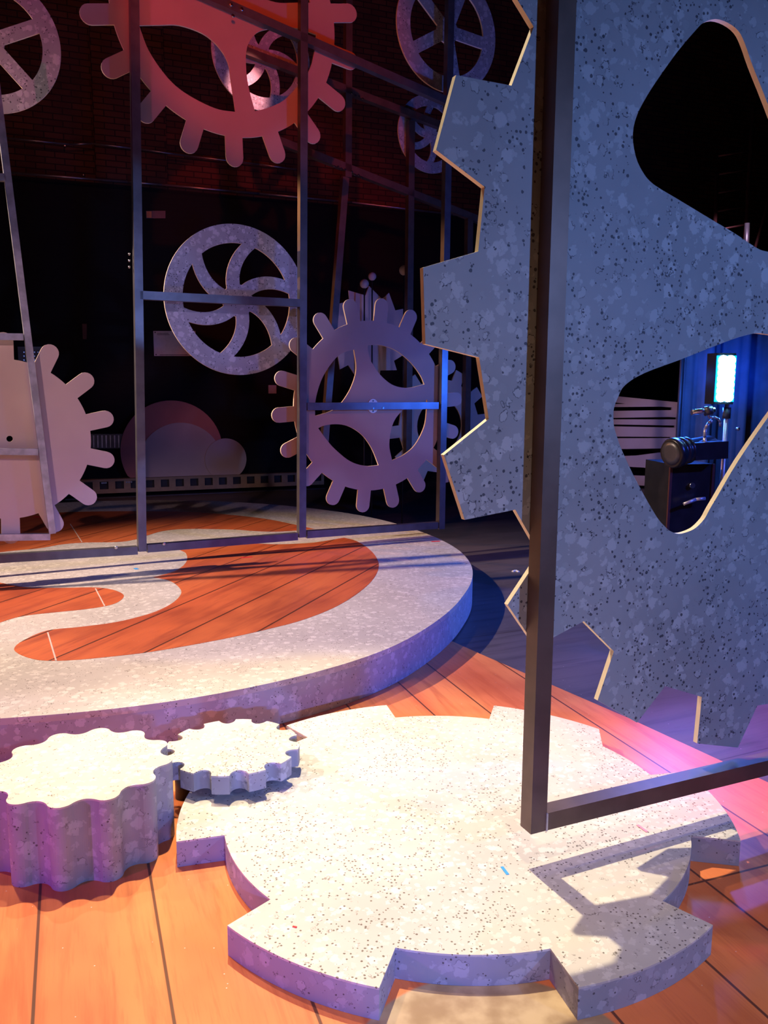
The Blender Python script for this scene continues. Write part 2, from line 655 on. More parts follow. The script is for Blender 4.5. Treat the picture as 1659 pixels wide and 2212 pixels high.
# ------------------------------------------------------------------ front gear platform
GT = .093
GP = Flat(GT)
gcx, gcy = .238 * 1.6 / 1.5, 2.678 * 1.6 / 1.5
Ro, Ri = .919 * 1.6 / 1.5, .772 * 1.6 / 1.5
teeth = [  # per tooth, going clockwise on screen: inner, outer, outer, inner (top surface)
    [(584, 1943), (491, 1999), (819, 2134), (854, 2047)],
    [(1189, 2049), (1250, 2133), (1540, 1998), (1431, 1946)],
    [(1492, 1805), (1600, 1816), None, (1405, 1674)],
    [(1302, 1612), (1294, 1575), (1067, 1524), (1057, 1553)],
    [(854, 1550), (835, 1523), (619, 1567), (665, 1593)],
    [None, None, (381, 1818), (485, 1804)]]
seq = []


def polar(p):
    return (atan2(p[1] - gcy, p[0] - gcx), hypot(p[0] - gcx, p[1] - gcy))


# complete the two hidden corners from the mean tooth widths
full = []
for tt in teeth:
    full.append([polar(GP.px(*q)) if q else None for q in tt])
wt = [abs((a[2][0] - a[1][0] + pi) % (2 * pi) - pi) for a in full if a[1] and a[2]]
wi = [abs((a[3][0] - a[0][0] + pi) % (2 * pi) - pi) for a in full if a[0] and a[3]]
wt, wi = sum(wt) / len(wt), sum(wi) / len(wi)
full[2][2] = (full[2][1][0] + wt, Ro)
full[5][1] = (full[5][2][0] - wt, Ro)
full[5][0] = (full[5][3][0] - wi, Ri)
loop = [q for tt in full for q in tt]
gout = []
n = len(loop)
for i in range(n):
    a0, r0 = loop[i]
    a1, r1 = loop[(i + 1) % n]
    da = (a1 - a0 + pi) % (2 * pi) - pi
    arc = (i % 4) in (1, 3)
    steps = 14 if arc else 1
    for k in range(steps):
        f = k / steps
        a = a0 + da * f
        r = r0 + (r1 - r0) * f
        gout.append((gcx + r * cos(a), gcy + r * sin(a)))
gear = thing('gear_platform', 'low six-toothed cream gear platform on the stage planks in the foreground', 'stage platform', (gcx, gcy, 0))
mesh_obj('gear_top', plate_bm(gout, [], GP, 0, .006), m_stone, gear)
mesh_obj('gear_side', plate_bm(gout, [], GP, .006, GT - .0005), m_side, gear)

# ------------------------------------------------------------------ small gears in front
def radial_outline(fn, n, cx, cy):
    return [(cx + fn(2 * pi * i / n) * cos(2 * pi * i / n), cy + fn(2 * pi * i / n) * sin(2 * pi * i / n)) for i in range(n)]


def stool_r(a):
    k = sin(12 * (a + .02))
    return .290 + .021 * (1 if k > 0 else -1) * abs(k) ** .75


SH = .285
sc_ = at_z(176, 1650, SH)
so = radial_outline(stool_r, 288, sc_.x, sc_.y)
st = thing('scalloped_gear_drum', 'tall round drum with twelve scalloped lobes and cream top, at lower left', 'gear drum', (sc_.x, sc_.y, 0))
mesh_obj('drum_top', plate_bm(so, [], Flat(SH), 0, .006), m_stone, st)
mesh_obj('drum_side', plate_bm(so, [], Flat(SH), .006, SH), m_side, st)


def notch_r(a):
    nn = 12
    ph = ((a + .13) * nn / (2 * pi)) % 1.0
    if ph < .5:
        return .262
    x = (ph - .75) / .25
    return .262 - .040 * sqrt(max(0, 1 - x * x))


DZ, DT = .196, .072
dc_ = at_z(503, 1610, DZ)
do = radial_outline(notch_r, 720, dc_.x, dc_.y)
dg = thing('notched_gear_disc', 'small raised gear disc with round notches, between the scalloped drum and the six-toothed platform', 'gear disc', (dc_.x, dc_.y, 0))
mesh_obj('disc_top', plate_bm(do, [], Flat(DZ), 0, .006), m_stone, dg)
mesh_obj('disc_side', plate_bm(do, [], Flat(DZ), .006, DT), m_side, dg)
pc = at_z(396, 1722, 0)
mesh_obj('support_block', cyl_bm((pc.x, pc.y, 0), (pc.x, pc.y, DZ - DT), .03), m_black, dg)

# ------------------------------------------------------------------ tape marks
def tape(px0, px1, z, w, m, label):
    a, b = at_z(*px0, z + .0012), at_z(*px1, z + .0012)
    o = bar('tape_mark', a, b, (0, 0, 1), w, .0012, m, None, 0)
    tag(o, label, 'tape', 'spike tape marks')


tape((1377, 1782), (1398, 1797), GT, .010, m_pink, 'thin pink tape strip on the cream gear platform below the near rail')
tape((1084, 1872), (1097, 1889), GT, .010, m_blue, 'pale blue tape strip near the middle of the cream gear platform')
tape((632, 2001), (641, 2003), GT, .006, m_red, 'tiny red tape scrap on the left front tooth of the gear platform')
tape((290, 1229), (298, 1228), HT, .05, m_blue, 'tiny blue tape mark on the stone ring beyond the S-shaped inlay')
tape((520, 1205), (545, 1203), HT, .03, m_red, 'red tape mark on the right wood inlay of the round platform')
tape((932, 1170), (950, 1169), HT, .03, m_red, 'red tape mark on the stone ring at the right rim of the round platform')
tape((74, 1116), (87, 1117), HT, .05, m_red, 'red tape mark on the rear wood inlay behind the plain cog')

# ------------------------------------------------------------------ near steel frame and big galvanised gear
S = .058
NF = Plane(at_z(1150, 1795, .187), 65.5)
nf = thing('steel_frame', 'near dark steel tube frame in front of the big galvanised gear', 'frame', NF.w(0, 0))


def cen(pl, pts):
    return [pl.w(*pl.px(*q)) for q in pts]


NFc = NF.shift(-S / 2)     # centre plane of the tubes


def nfp(x, y, dz=0):
    a, b = NFc.px(x, y)
    return NFc.w(a, b + dz)


pb_ = NFc.px(1152, 1789)
pt_ = NFc.px(1222, -260)
bar('post', NFc.w(*pb_), NFc.w(*pt_), NF.n, S, S, m_steel, nf)
r0 = NFc.px(1178, 1772)
rb = pb_[1] + S / 2
bar('rail', NFc.w(pb_[0] + S / 2 + .001, rb), NFc.w(pb_[0] + 2.6, rb - .02), NF.n, S, S, m_steel, nf)
# weld at the joint
wx = pb_[0] + S / 2
bar('weld_bead', NFc.w(wx, rb - S / 2, -S / 2 - .001), NFc.w(wx, rb + S / 2, -S / 2 - .001), NF.n, .006, .006, m_bsteel, nf, .001)

BG = NF.shift(.004)
gp = [(1153, 58), (1105, 185), (985, 162), (942, 324), (1047, 404), (1033, 543), (914, 578), (919, 743), (1035, 772), (1056, 905), (959, 983), (1004, 1123), (1113, 1101), (1168, 1198),
      (1096.5, 1306.5), (1158, 1397), (1261, 1342), (1326, 1407), (1291, 1513), (1376, 1561), (1437, 1482), (1516, 1505.5), (1506, 1606), (1594, 1615), (1636, 1524)]
bp = [BG.px(*q) for q in gp]
# concentric circle fit for the part outside the picture
tips = [bp[i] for i in (2, 3, 6, 7, 10, 11, 14, 15, 18, 19, 22, 23)]


def fit_circle(P):
    """least squares circle through points"""
    n = len(P)
    mx, my = sum(p[0] for p in P) / n, sum(p[1] for p in P) / n
    A = Matrix.Identity(3) * 1e-12
    g = Vector((0, 0, 0))
    for x, y in P:
        x, y = x - mx, y - my
        J = (2 * x, 2 * y, 1)
        e = x * x + y * y
        for i in range(3):
            g[i] += J[i] * e
            for j in range(3):
                A[i][j] += J[i] * J[j]
    s = A.inverted() @ g
    return s[0] + mx, s[1] + my, sqrt(s[2] + s[0] ** 2 + s[1] ** 2)


bcx, bcy, bR = fit_circle(tips)
broot = sum(hypot(bp[i][0] - bcx, bp[i][1] - bcy) for i in (0, 1, 4, 5, 8, 9, 12, 13, 16, 17, 20, 21)) / 12
st_a = atan2(bp[24][1] - bcy, bp[24][0] - bcx)
en_a = atan2(bp[0][1] - bcy, bp[0][0] - bcx)
span = (en_a - st_a) % (2 * pi)
nt = 14
pit = span / nt
# gear runs root(24) -> root .. -> root(0): alternate notch and tooth
for k in range(nt):
    a = st_a + pit * k
    for f, r in ((.38, broot), (.48, bR), (.90, bR), (1.0, broot)):
        if k == nt - 1 and f == 1.0:
            continue
        aa = a + pit * f
        bp.append((bcx + r * cos(aa), bcy + r * sin(aa)))
hu = [(1545, 41), (1520, 49), (1504, 64), (1464, 111), (1423, 168), (1396.5, 209), (1376, 249), (1367, 290), (1373, 337), (1390, 374), (1413, 399), (1464, 430), (1535, 473), (1588.6, 505), (1632, 534), (1655, 543),
      (1690, 545), (1722, 528), (1738, 495), (1738, 450), (1712, 370), (1659, 226), (1625.6, 141.5), (1609, 94), (1595, 67), (1572, 49)]
hl = [(1413, 797.5), (1386, 809), (1363, 822), (1345, 838), (1336, 856), (1327, 879), (1325, 901.5), (1327, 924), (1334, 947), (1343, 971.6), (1368, 1026), (1397, 1080), (1420, 1118.5), (1435.6, 1136.6), (1449, 1148), (1467, 1153),
      (1485, 1149), (1503, 1140), (1521.5, 1121), (1533, 1100), (1549, 1073), (1594, 996.5), (1659, 901.5), (1712, 830), (1722, 790), (1708, 748), (1680, 727), (1652.6, 721.5), (1634.5, 720), (1616.5, 723), (1582.5, 733), (1526, 754.6), (1469.5, 777)]
hU = spline([BG.px(*q) for q in hu], True, 3)
hL = spline([BG.px(*q) for q in hl], True, 3)


def rot(P, c, a):
    return [(c[0] + (x - c[0]) * cos(a) - (y - c[1]) * sin(a), c[1] + (x - c[0]) * sin(a) + (y - c[1]) * cos(a)) for x, y in P]


cU = (sum(p[0] for p in hU) / len(hU), sum(p[1] for p in hU) / len(hU))
cL = (sum(p[0] for p in hL) / len(hL), sum(p[1] for p in hL) / len(hL))
aU = atan2(cU[1] - bcy, cU[0] - bcx)
aL = atan2(cL[1] - bcy, cL[0] - bcx)
step_ = (aL - aU) % (2 * pi)
holes = [hU, hL]
for k in (1, 2, 3):
    nh = rot(hL, (bcx, bcy), step_ * k)
    an = (aL + step_ * k - aU) % (2 * pi)
    if an > 2 * pi - step_ * .8:
        break
    holes.append(nh)
bgm = plate_bm(bp, holes, BG, 0, .019, None, 1)
bg = mesh_obj('big_gear', bgm, [m_galv, m_cream])
bg.data.materials[0] = m_galv
tag(bg, 'huge speckled galvanised-grey gear with trapezoid teeth, filling the right side behind the near steel frame', 'gear')
gz = bg

# ------------------------------------------------------------------ main hanging frame
A_ = at_z(300, 1190, .317)
B_ = at_z(940, 1135, .317)
dv = (B_ - A_)
AZ = degrees(atan2(dv.x, dv.y))
MF = Plane(A_, AZ)
RF = MF.shift(1.5)
mf = thing('steel_frame', 'long dark steel frame hanging across the round platform, behind the leaning frame', 'frame', MF.w(0, 0))
SW = .062


def mbar(name, p0, p1, m=None, w=SW, pl=None, par=None, d=None, off=0):
    pl = pl or MF
    a, b = pl.px(*p0), pl.px(*p1)
    return bar(name, pl.w(*a, off), pl.w(*b, off), pl.n, w, d or w, m or m_gsteel, par or mf, .004)


# posts stop on the rails, rails run between posts
mbar('post', (287, -140), (306.5, 1190))
mbar('post', (655, -140), (651, 1160))
mbar('post', (974, -140), (951, 1142))
mbar('rail', (-120, 1213), (296, 1188))
mbar('rail', (317, 1184), (641, 1158))
mbar('rail', (661, 1154), (943, 1134))
mbar('rail', (301, 638), (645, 655))
mbar('rail', (661, 878), (944, 876))
mbar('brace', (400, -28), (961, 218))
# bolt heads on the tubes
for q in ((496, 14), (519, 24), (500, 38)):
    a = MF.px(*q)
    mesh_obj('bolt', lathe_bm(MF.w(*a, -SW / 2), -MF.n, [(0, .014), (.008, .014), (.011, .008)], 8), m_bolt, mf)
for q in ((249, 1181), (352, 1173)):
    a = MF.px(*q)
    mesh_obj('bolt', lathe_bm(MF.w(*a, -SW / 2), -MF.n, [(0, .014), (.008, .014), (.011, .008)], 8), m_bolt, mf)
for y in (549, 563, 577):
    a = MF.px(277.5, y)
    mesh_obj('bolt', lathe_bm(MF.w(a[0] + .012, a[1]), -MF.u, [(0, .010), (.012, .010), (.015, .006)], 8), m_bolt, mf)

# leaning frame at the left
LF = MF.shift(-.30)
lf = thing('steel_frame', 'leaning thin steel frame at the left edge in front of the plain beige cog', 'frame', LF.w(*LF.px(100, 1150)))


def lbar(name, p0, p1, w=.045):
    return mbar(name, p0, p1, m_bsteel, w, LF, lf)


lbar('post', (-24, 60), (113, 1152))
lbar('rail', (-260, 380), (12, 384))
lbar('rail', (-260, 724), (50, 728))
lbar('rail', (-260, 972), (82, 976))
lbar('rail', (-260, 1165), (108, 1159))
lbar('post', (-330, 60), (-255, 1165))


# ------------------------------------------------------------------ cogs on the frames
def smooth_tooth_cog(cx, cy, R, Rb, nteeth, phase, w, seg=6, tooth_w=None):
    """round-ended finger teeth on a disc; returns outline"""
    out = []
    h = w / 2
    half = asin(h / Rb)
    pitch = 2 * pi / nteeth
    for k in range(nteeth):
        a = phase + k * pitch
        # body arc from previous tooth to this one
        s = a - pitch + half
        e = a - half
        for i in range(1, 5):
            b = s + (e - s) * i / 5
            out.append((cx + Rb * cos(b), cy + Rb * sin(b)))
        ca, sa = cos(a), sin(a)
        base = sqrt(Rb * Rb - h * h)
        out.append((cx + base * ca + h * sa, cy + base * sa - h * ca))
        for i in range(0, 11):
            b = -pi / 2 + pi * i / 10
            x = R - h + h * cos(b)
            y = h * sin(b)
            out.append((cx + x * ca - y * sa, cy + x * sa + y * ca))
        out.append((cx + base * ca - h * sa, cy + base * sa + h * ca))
    return out


def fit_center(pl, tips, ntry=1):
    c = fit_circle([pl.px(*q) for q in tips])
    return c


PL_edge = .016


def plate_thing(name, outer, holes, pl, mats, t=.018, off=0.0):
    bm = plate_bm(outer, holes, pl, off, off + t, None, 1)
    o = mesh_obj(name, bm, mats)
    return o


# centre cog
CP = MF.shift(SW / 2 + .012)
tc = [(693, 683), (757, 648), (822, 648), (893, 672), (1004, 862), (998, 922), (918, 1055), (848, 1090), (779, 1101), (712, 1085), (600, 980), (581, 897), (588, 815)]
ccx, ccy, cR = fit_circle([CP.px(*q) for q in tc])
ph = sum((((atan2(CP.px(*q)[1] - ccy, CP.px(*q)[0] - ccx)) * 18 / (2 * pi) + .5) % 1.0 - .5) for q in ((822, 648), (848, 1090), (779, 1101), (1004, 862), (581, 897))) / 5


def circ_phase(pl, cx, cy, pts, n):
    sx_ = sy_ = 0
    for q in pts:
        p = pl.px(*q)
        a = atan2(p[1] - cy, p[0] - cx) * n
        sx_ += cos(a)
        sy_ += sin(a)
    return atan2(sy_, sx_) / n


phc = circ_phase(CP, ccx, ccy, tc, 18)
oc = smooth_tooth_cog(ccx, ccy, cR, cR * .79, 18, phc, cR * .135)


def zr(pts, ox=500, oy=480, s=2.9625):
    return [(ox + x / s, oy + y / s) for x, y in pts]


chA = [(785, 815), (800, 940), (770, 1050), (710, 1150), (640, 1207), (535, 1240), (540, 1130), (580, 1000), (650, 890), (710, 838)]
chB = [(870, 787), (960, 788), (1060, 825), (1150, 900), (1210, 980), (1235, 1038), (1130, 1060), (1040, 1045), (970, 995), (910, 920), (880, 850)]
chC = [(1253, 1135), (1250, 1210), (1235, 1310), (1180, 1420), (1110, 1485), (1028, 1525), (1010, 1420), (1030, 1300), (1075, 1225), (1150, 1165)]
chD = [(555, 1318), (600, 1300), (680, 1293), (760, 1310), (840, 1365), (900, 1450), (942, 1555), (860, 1560), (760, 1530), (660, 1450), (600, 1380)]
hc = []
for P, cor in ((chA, (0, 5)), (chB, (0, 5)), (chC, (0, 5)), (chD, (0, 6))):
    hc.append(spline([CP.px(*q) for q in zr(P)], True, 5, cor))
cogc = thing('cog', 'brown finger-toothed cog with four curved openings, hanging behind the crossbar with a white hub plate', 'cog', CP.w(ccx, ccy))
mesh_obj('cog_plate', plate_bm(oc, hc, CP, 0, .018, None, 1), [m_plydim, m_cream], cogc)
hp = CP.px(805, 877)
PH = CP.shift(-.008)
circ = [(hp[0] + .052 * cos(a * pi / 16), hp[1] + .062 * sin(a * pi / 16)) for a in range(32)]
mesh_obj('hub_plate', plate_bm(circ, [], PH, 0, .006), m_white, cogc)['label'] = 'white oval hub plate'
for dx_, dy_ in ((0, .045), (0, -.045)):
    mesh_obj('bolt', lathe_bm(PH.w(hp[0] + dx_, hp[1] + dy_), -PH.n, [(0, .007), (.004, .007)], 8), m_dark, cogc)
for q in ((803, 882), (824, 881)):
    a = MF.px(*q)
    mesh_obj('bolt', lathe_bm(MF.w(*a, -SW / 2), -MF.n, [(0, .009), (.006, .009)], 8), m_bolt, mf)

# upper cog
BP = MF.shift(SW / 2 + .012)
tb = [(178, 32), (209, 128), (330, 290), (407, 336), (503, 359), (586, 354), (705, 278), (754, 212), (777, 45)]
bx_, by_, bR_ = fit_circle([BP.px(*q) for q in tb])
phb = circ_phase(BP, bx_, by_, tb, 18)
ob = smooth_tooth_cog(bx_, by_, bR_, bR_ * .80, 18, phb, bR_ * .125)
z1 = lambda P: [(x / 2.9625, y / 2.9625) for x, y in P]
z2 = lambda P: [(500 + x / 2.9625, y / 2.9625) for x, y in P]
bH1 = z1([(890, 162), (1020, 160), (1150, 162), (1300, 215), (1400, 300), (1460, 400), (1480, 520), (1508, 716), (1400, 700), (1280, 650), (1150, 570), (1050, 470), (950, 320)])
bH2 = z2([(150, 712), (110, 560), (95, 450), (95, 330), (125, 250), (185, 198), (300, 178), (420, 180), (545, 222), (530, 340), (490, 465), (360, 620), (260, 680)])
h1 = spline([BP.px(*q) for q in bH1], True, 4, (0, 7))
h2 = spline([BP.px(*q) for q in bH2], True, 4, (0, 8))
h3 = rot(h1, (bx_, by_), pi)
h4 = rot(h2, (bx_, by_), pi)
cogb = mesh_obj('cog', plate_bm(ob, [h1, h2, h3, h4], BP, 0, .018, None, 1), [m_plydim, m_cream])
tag(cogb, 'orange-lit large finger-toothed cog hanging at the top left, cut by the upper edge', 'cog')

# left plain cog
AP = LF.shift(.045)
ta = [(17, 719), (115, 745), (200, 812), (248, 907), (248, 993), (206, 1078), (132, 1148)]
ax_, ay_, aR_ = fit_circle([AP.px(*q) for q in ta])
c0 = AP.px(21, 948)
pha = circ_phase(AP, ax_, ay_, ta, 14)
oa = smooth_tooth_cog(ax_, ay_, aR_, aR_ * .755, 14, pha, aR_ * .165)
hc_ = [(c0[0] + .021 * cos(k * pi / 8), c0[1] + .021 * sin(k * pi / 8)) for k in range(16)]
coga = mesh_obj('cog', plate_bm(oa, [hc_], AP, 0, .018, None, 1), [m_ply, m_cream])
tag(coga, 'solid beige finger-toothed cog with a small centre hole, at the left edge', 'cog')


# ------------------------------------------------------------------ wheels
def ellipse_disc(n, cx, cy, R):
    return [(cx + R * cos(2 * pi * i / n), cy + R * sin(2 * pi * i / n)) for i in range(n)]


def wheel(name, pl, c, R, rin, nsp, phase, sw, twist, label, mat, t=.018, r0=.0, group=None, cat='wheel'):
    cx, cy = c
    holes = []
    Rin = R * rin
    for k in range(nsp):
        a0 = phase + 2 * pi * k / nsp
        a1 = a0 + 2 * pi / nsp
        rs = [R * (r0 + (rin - r0) * i / 14) for i in range(0, 15)]
        L, Rr = [], []
        for r in rs:
            if r < sw * R / 2 * 1.02:
                continue
            d = asin(min(1, sw * R / 2 / r))
            tw_ = twist * (rin - r / R)
            la, ra = a0 + tw_ + d, a1 + tw_ - d
            if ra - la < 0.02:
                continue
            L.append((r, la))
            Rr.append((r, ra))
        if not L:
            continue
        poly = [(cx + r * cos(a), cy + r * sin(a)) for r, a in L]
        la, ra = L[-1][1], Rr[-1][1]
        for i in range(1, 12):
            a = la + (ra - la) * i / 12
            poly.append((cx + Rin * cos(a), cy + Rin * sin(a)))
        poly += [(cx + r * cos(a), cy + r * sin(a)) for r, a in reversed(Rr)]
        if hypot(poly[0][0] - poly[-1][0], poly[0][1] - poly[-1][1]) < 1e-5:
            poly.pop()
        holes.append(poly)
    o = mesh_obj(name, plate_bm(ellipse_disc(96, cx, cy, R), holes, pl, 0, t, None, 1), [mat, m_cream])
    tag(o, label, cat, group)
    return o


def wheel_at(px, left, top_px, az, depth_off, base=None, **kw):
    pass


DP = MF.shift(.20)
cd = fit_circle([DP.px(*q) for q in ((353, 640), (502, 484), (505, 807), (370, 560), (390, 745), (440, 500), (600, 520))])
wheel('spoked_wheel', DP, cd[:2], cd[2], .755, 6, radians(17), .19, 1.0, 'speckled lilac wheel with six curved spokes, hanging behind the middle rail', m_wheel)


def facing(px, depth, az):
    """plane through the point seen at px at a given horizontal distance"""
    d = ray(*px)
    k = depth / hypot(d.x, d.y)
    return Plane(CAMP + d * k, az)


EPL = facing((-24, 90), 6.6, 70)
ce = EPL.px(-24, 90)
Re = abs(EPL.px(-24, 243)[1] - ce[1])
wheel('spoked_wheel', EPL, ce, Re, .74, 5, radians(25), .20, 0, 'speckled violet wheel with straight spokes, cut by the top left corner', m_wheel)
FPL = MF.shift(.10)
cf = FPL.px(967, 66)
Rf = abs(FPL.px(967, 200)[1] - cf[1])
wheel('spoked_wheel', FPL, cf, Rf, .74, 5, radians(-5), .20, 0, 'dim grey wheel with straight spokes, high on the right beside the big gear', m_wheel)
GPL = RF.shift(.05)
cg = GPL.px(930, 290)
Rg = abs(GPL.px(930, 374)[1] - cg[1])
wheel('spoked_wheel', GPL, cg, Rg, .72, 6, radians(30), .20, 1.0, 'faint small curved-spoke wheel below the dim grey wheel', m_wheel)
HPL = RF.shift(.05)
ch_ = HPL.px(566, 122)
Rh = abs(HPL.px(566, 240)[1] - ch_[1])
wheel('spoked_wheel', HPL, ch_, Rh, .74, 6, radians(-10), .20, .9, 'grey speckled curved-spoke wheel seen through the openings of the upper cog', m_wheel)

# ------------------------------------------------------------------ rear frame
rf = thing('steel_frame', 'thin dark rear frame with sloping bars, seen between the brown cog and the big gear', 'frame', RF.w(0, 0))


def rbar(name, p0, p1, w=.07):
    return mbar(name, p0, p1, m_steel, w, RF, rf)


rbar('post', (752, -60), (750, 384))
rbar('leg', (745, 384), (698, 985), .07)
rbar('post', (887, 262), (880, 980))
rbar('post', (1013, 470), (1006, 980))
rbar('brace', (520, 108), (962, 276))
rbar('brace', (590, 300), (1040, 478))
for q in ((757, 204), (764, 209), (772, 211), (780, 216), (719, 361), (727, 362), (734, 366), (742, 368), (757, 373), (763, 379), (771, 380), (778, 385)):
    a = RF.px(*q)
    mesh_obj('bolt', lathe_bm(RF.w(*a, -.036), -RF.n, [(0, .010), (.008, .010)], 8), m_bolt, rf)

# saw toothed blade behind the centre cog
SP = facing((797, 722), 9.6, 66)
cs = SP.px(797, 722)
Rs = abs(SP.px(797, 622)[1] - cs[1])
os_ = []
for k in range(13):
    a = 2 * pi * k / 13 + .12
    os_.append((cs[0] + Rs * 1.04 * cos(a), cs[1] + Rs * 1.04 * sin(a)))
    os_.append((cs[0] + Rs * .84 * cos(a + .10), cs[1] + Rs * .84 * sin(a + .10)))
sb = mesh_obj('saw_cog', plate_bm(os_, [], SP, 0, .018, None, 1), [m_ply, m_cream])
tag(sb, 'violet saw-toothed disc seen behind the top of the brown cog', 'cog')

# square toothed cog far behind, at the right of the centre cog
KP = RF.shift(.05)
ck = KP.px(950, 920)
Rk = abs(KP.px(950, 1045)[1] - ck[1])
ok_ = []
for k in range(12):
    a = 2 * pi * k / 12 + .1
    for da, r in ((-.13, .8), (-.10, 1.0), (.10, 1.0), (.13, .8)):
        ok_.append((ck[0] + Rk * r * cos(a + da), ck[1] + Rk * r * sin(a + da)))
kk = mesh_obj('square_cog', plate_bm(ok_, [[(ck[0] + Rk * .45 * cos(-i * pi / 16), ck[1] + Rk * .45 * sin(-i * pi / 16)) for i in range(32)]], KP, 0, .018, None, 1), [m_tan, m_cream])
tag(kk, 'brownish square-toothed cog standing in the dark behind the right side of the brown cog', 'cog')

# three small balls behind the saw disc
for q, r, lb in (((804, 597), .045, 'brightest small round knob above the saw-toothed disc'), ((787, 613), .05, 'dim small round knob touching the top of the saw-toothed disc'), ((873, 584), .055, 'small round knob beside the thin rear post')):
    pl = facing(q, 9.4, 66)
    P = pl.w(*pl.px(*q))
    prof = [(r * (1 - cos(i * pi / 10)), r * sin(i * pi / 10)) for i in range(11)]
    t_ = thing('knob_lamp', lb, 'lamp', P, 'round knobs on rods behind the cogs')
    mesh_obj('globe', lathe_bm(P - Vector((0, 0, r)), (0, 0, 1), prof, 16), m_ply, t_)
    mesh_obj('rod', cyl_bm((P.x, P.y, 0 - .01), (P.x, P.y, P.z - r * .9), .008, .008, 8), m_black, t_)

# ------------------------------------------------------------------ discs standing by the back wall
IP = JP.shift(.09)
zi = JP.px(300, 1036)[1] + .0225


def disc_poly(pl, px, rx, zmin, seg=64):
    c = pl.px(*px)
    R = abs(pl.px(px[0], px[1] - rx)[1] - c[1])
    pts = []
    for i in range(seg):
        a = 2 * pi * i / seg
        x, y = c[0] + R * cos(a), c[1] + R * sin(a)
        pts.append((x, max(y, zmin)))
    out = []
    for p in pts:
        if not out or hypot(p[0] - out[-1][0], p[1] - out[-1][1]) > 1e-4:
            out.append(p)
    # drop collinear bottom points
    q = [p for i, p in enumerate(out) if not (p[1] <= zmin + 1e-6 and out[i - 1][1] <= zmin + 1e-6 and out[(i + 1) % len(out)][1] <= zmin + 1e-6)]
    return q


o = mesh_obj('round_board', plate_bm(disc_poly(IP, (373, 974), 109, zi), [], IP, 0, .02), m_boardred)
tag(o, 'reddish round board standing on the slotted casing before the black wall', 'board')
IP2 = IP.shift(-.028)
o = mesh_obj('round_board', plate_bm(disc_poly(IP2, (392, 1003), 90, zi), [], IP2, 0, .02), m_ply)  # disc added for a mauve shape of light and shade on the red board
tag(o, 'mauve disc standing in for a shape of light and shade on the reddish round board', 'board')
IP3 = IP.shift(-.056)
o = mesh_obj('round_board', plate_bm(disc_poly(IP3, (488, 992), 45, zi), [], IP3, 0, .02, None, 1), [m_ply, m_tan])
tag(o, 'smallest round board with a brown rim, at the right of the mauve disc', 'board')

# slotted bench-like trunking along the base of the wall
tr = thing('slotted_casing', 'long low tan casing with dark square openings at the foot of the back wall', 'heater', JP.w(0, 0))
ja, jb = JP.px(140, 1070)[0], JP.px(700, 1040)[0]
zt = JP.px(300, 1036)[1]
zb2 = JP.px(300, 1063)[1]
sq = []
nq = 18
for k in range(nq):
    x = ja + (jb - ja) * (k + .5) / nq
    sq.append([(x - .06, zb2 + .06), (x - .06, zb2 + .17), (x + .06, zb2 + .17), (x + .06, zb2 + .06)])
mesh_obj('casing', plate_bm([(ja, zb2), (jb, zb2), (jb, zt), (ja, zt)], sq, JP, 0, .02), m_wallcream, tr)
mesh_obj('back_panel', plate_bm([(ja, zb2), (jb, zb2), (jb, zt), (ja, zt)], [], JP, .06, .08), m_black, tr)
mesh_obj('cover', plate_bm([(ja, zt), (jb, zt), (jb, zt + .02), (ja, zt + .02)], [], JP, -.01, .12), m_wallcream, tr)
mesh_obj('foot_rail', plate_bm([(ja, -.011), (jb, -.011), (jb, zb2 - .05), (ja, zb2 - .05)], [], JP, -.05, .02), m_dark, tr)
for px in (221, 225, 229, 274, 279, 284):
    a = JP.px(px, 1050)
    mesh_obj('screw', lathe_bm(JP.w(a[0], zt - .03), -JP.n, [(0, .013), (.006, .013)], 8), m_bolt, tr)

# ------------------------------------------------------------------ things on the back wall
WS = WP.shift(-.003)


def wallbox(name, x0, y0, x1, y1, m, label, cat, th=.03, par=None):
    a, b = WS.px(x0, y0), WS.px(x1, y1)
    c, d = WS.px(x0, y1), WS.px(x1, y0)
    bm = plate_bm([(a[0], c[1]), (b[0], b[1]), (d[0], d[1]), (a[0], a[1])], [], WS, -th, 0)
    o = mesh_obj(name, bm, m, par)
    if label:
        tag(o, label, cat)
    return o


nt_ = thing('notice', 'pale pink paper notice on the black wall behind the lilac wheel', 'notice', WS.w(*WS.px(331, 742)))
wallbox('sheet', 331, 715, 422, 769, m_paper, None, None, .006, nt_)
for k, (x0, x1, y) in enumerate(((339, 364, 719.5), (339, 366, 722.5), (345, 405, 766))):
    wallbox('text_line', x0, y, x1, y + 1.1, m_ink, None, None, .008, nt_)
for (x, y) in ((335, 718), (337, 766)):
    wallbox('emblem', x - 1.3, y - 1.3, x + 1.3, y + 1.3, m_ink, None, None, .008, nt_)
sg = thing('wall_sign', 'small orange and violet sign high on the black wall above the lilac wheel', 'sign', WS.w(*WS.px(336, 463)))
wallbox('sign_plate', 315, 456, 357, 472, m_dark, None, None, .02, sg)
wallbox('sign_panel', 316, 457, 327, 471, m_orange, None, None, .023, sg)
wallbox('wall_switch', 579, 832, 596, 850, m_paper, 'small pale square switch plate on the black wall left of the brown cog', 'switch', .03)
wallbox('wall_latch', 177, 700, 187, 733, m_truss, 'narrow brown fitting on the black wall left of the tall frame post', 'fitting', .05)
gr = thing('wall_panel', 'dark panel with rows of small bright sockets behind the plain beige cog', 'panel', WS.w(*WS.px(70, 765)))
wallbox('panel_plate', 38, 749, 100, 789, m_dark, None, None, .03, gr)
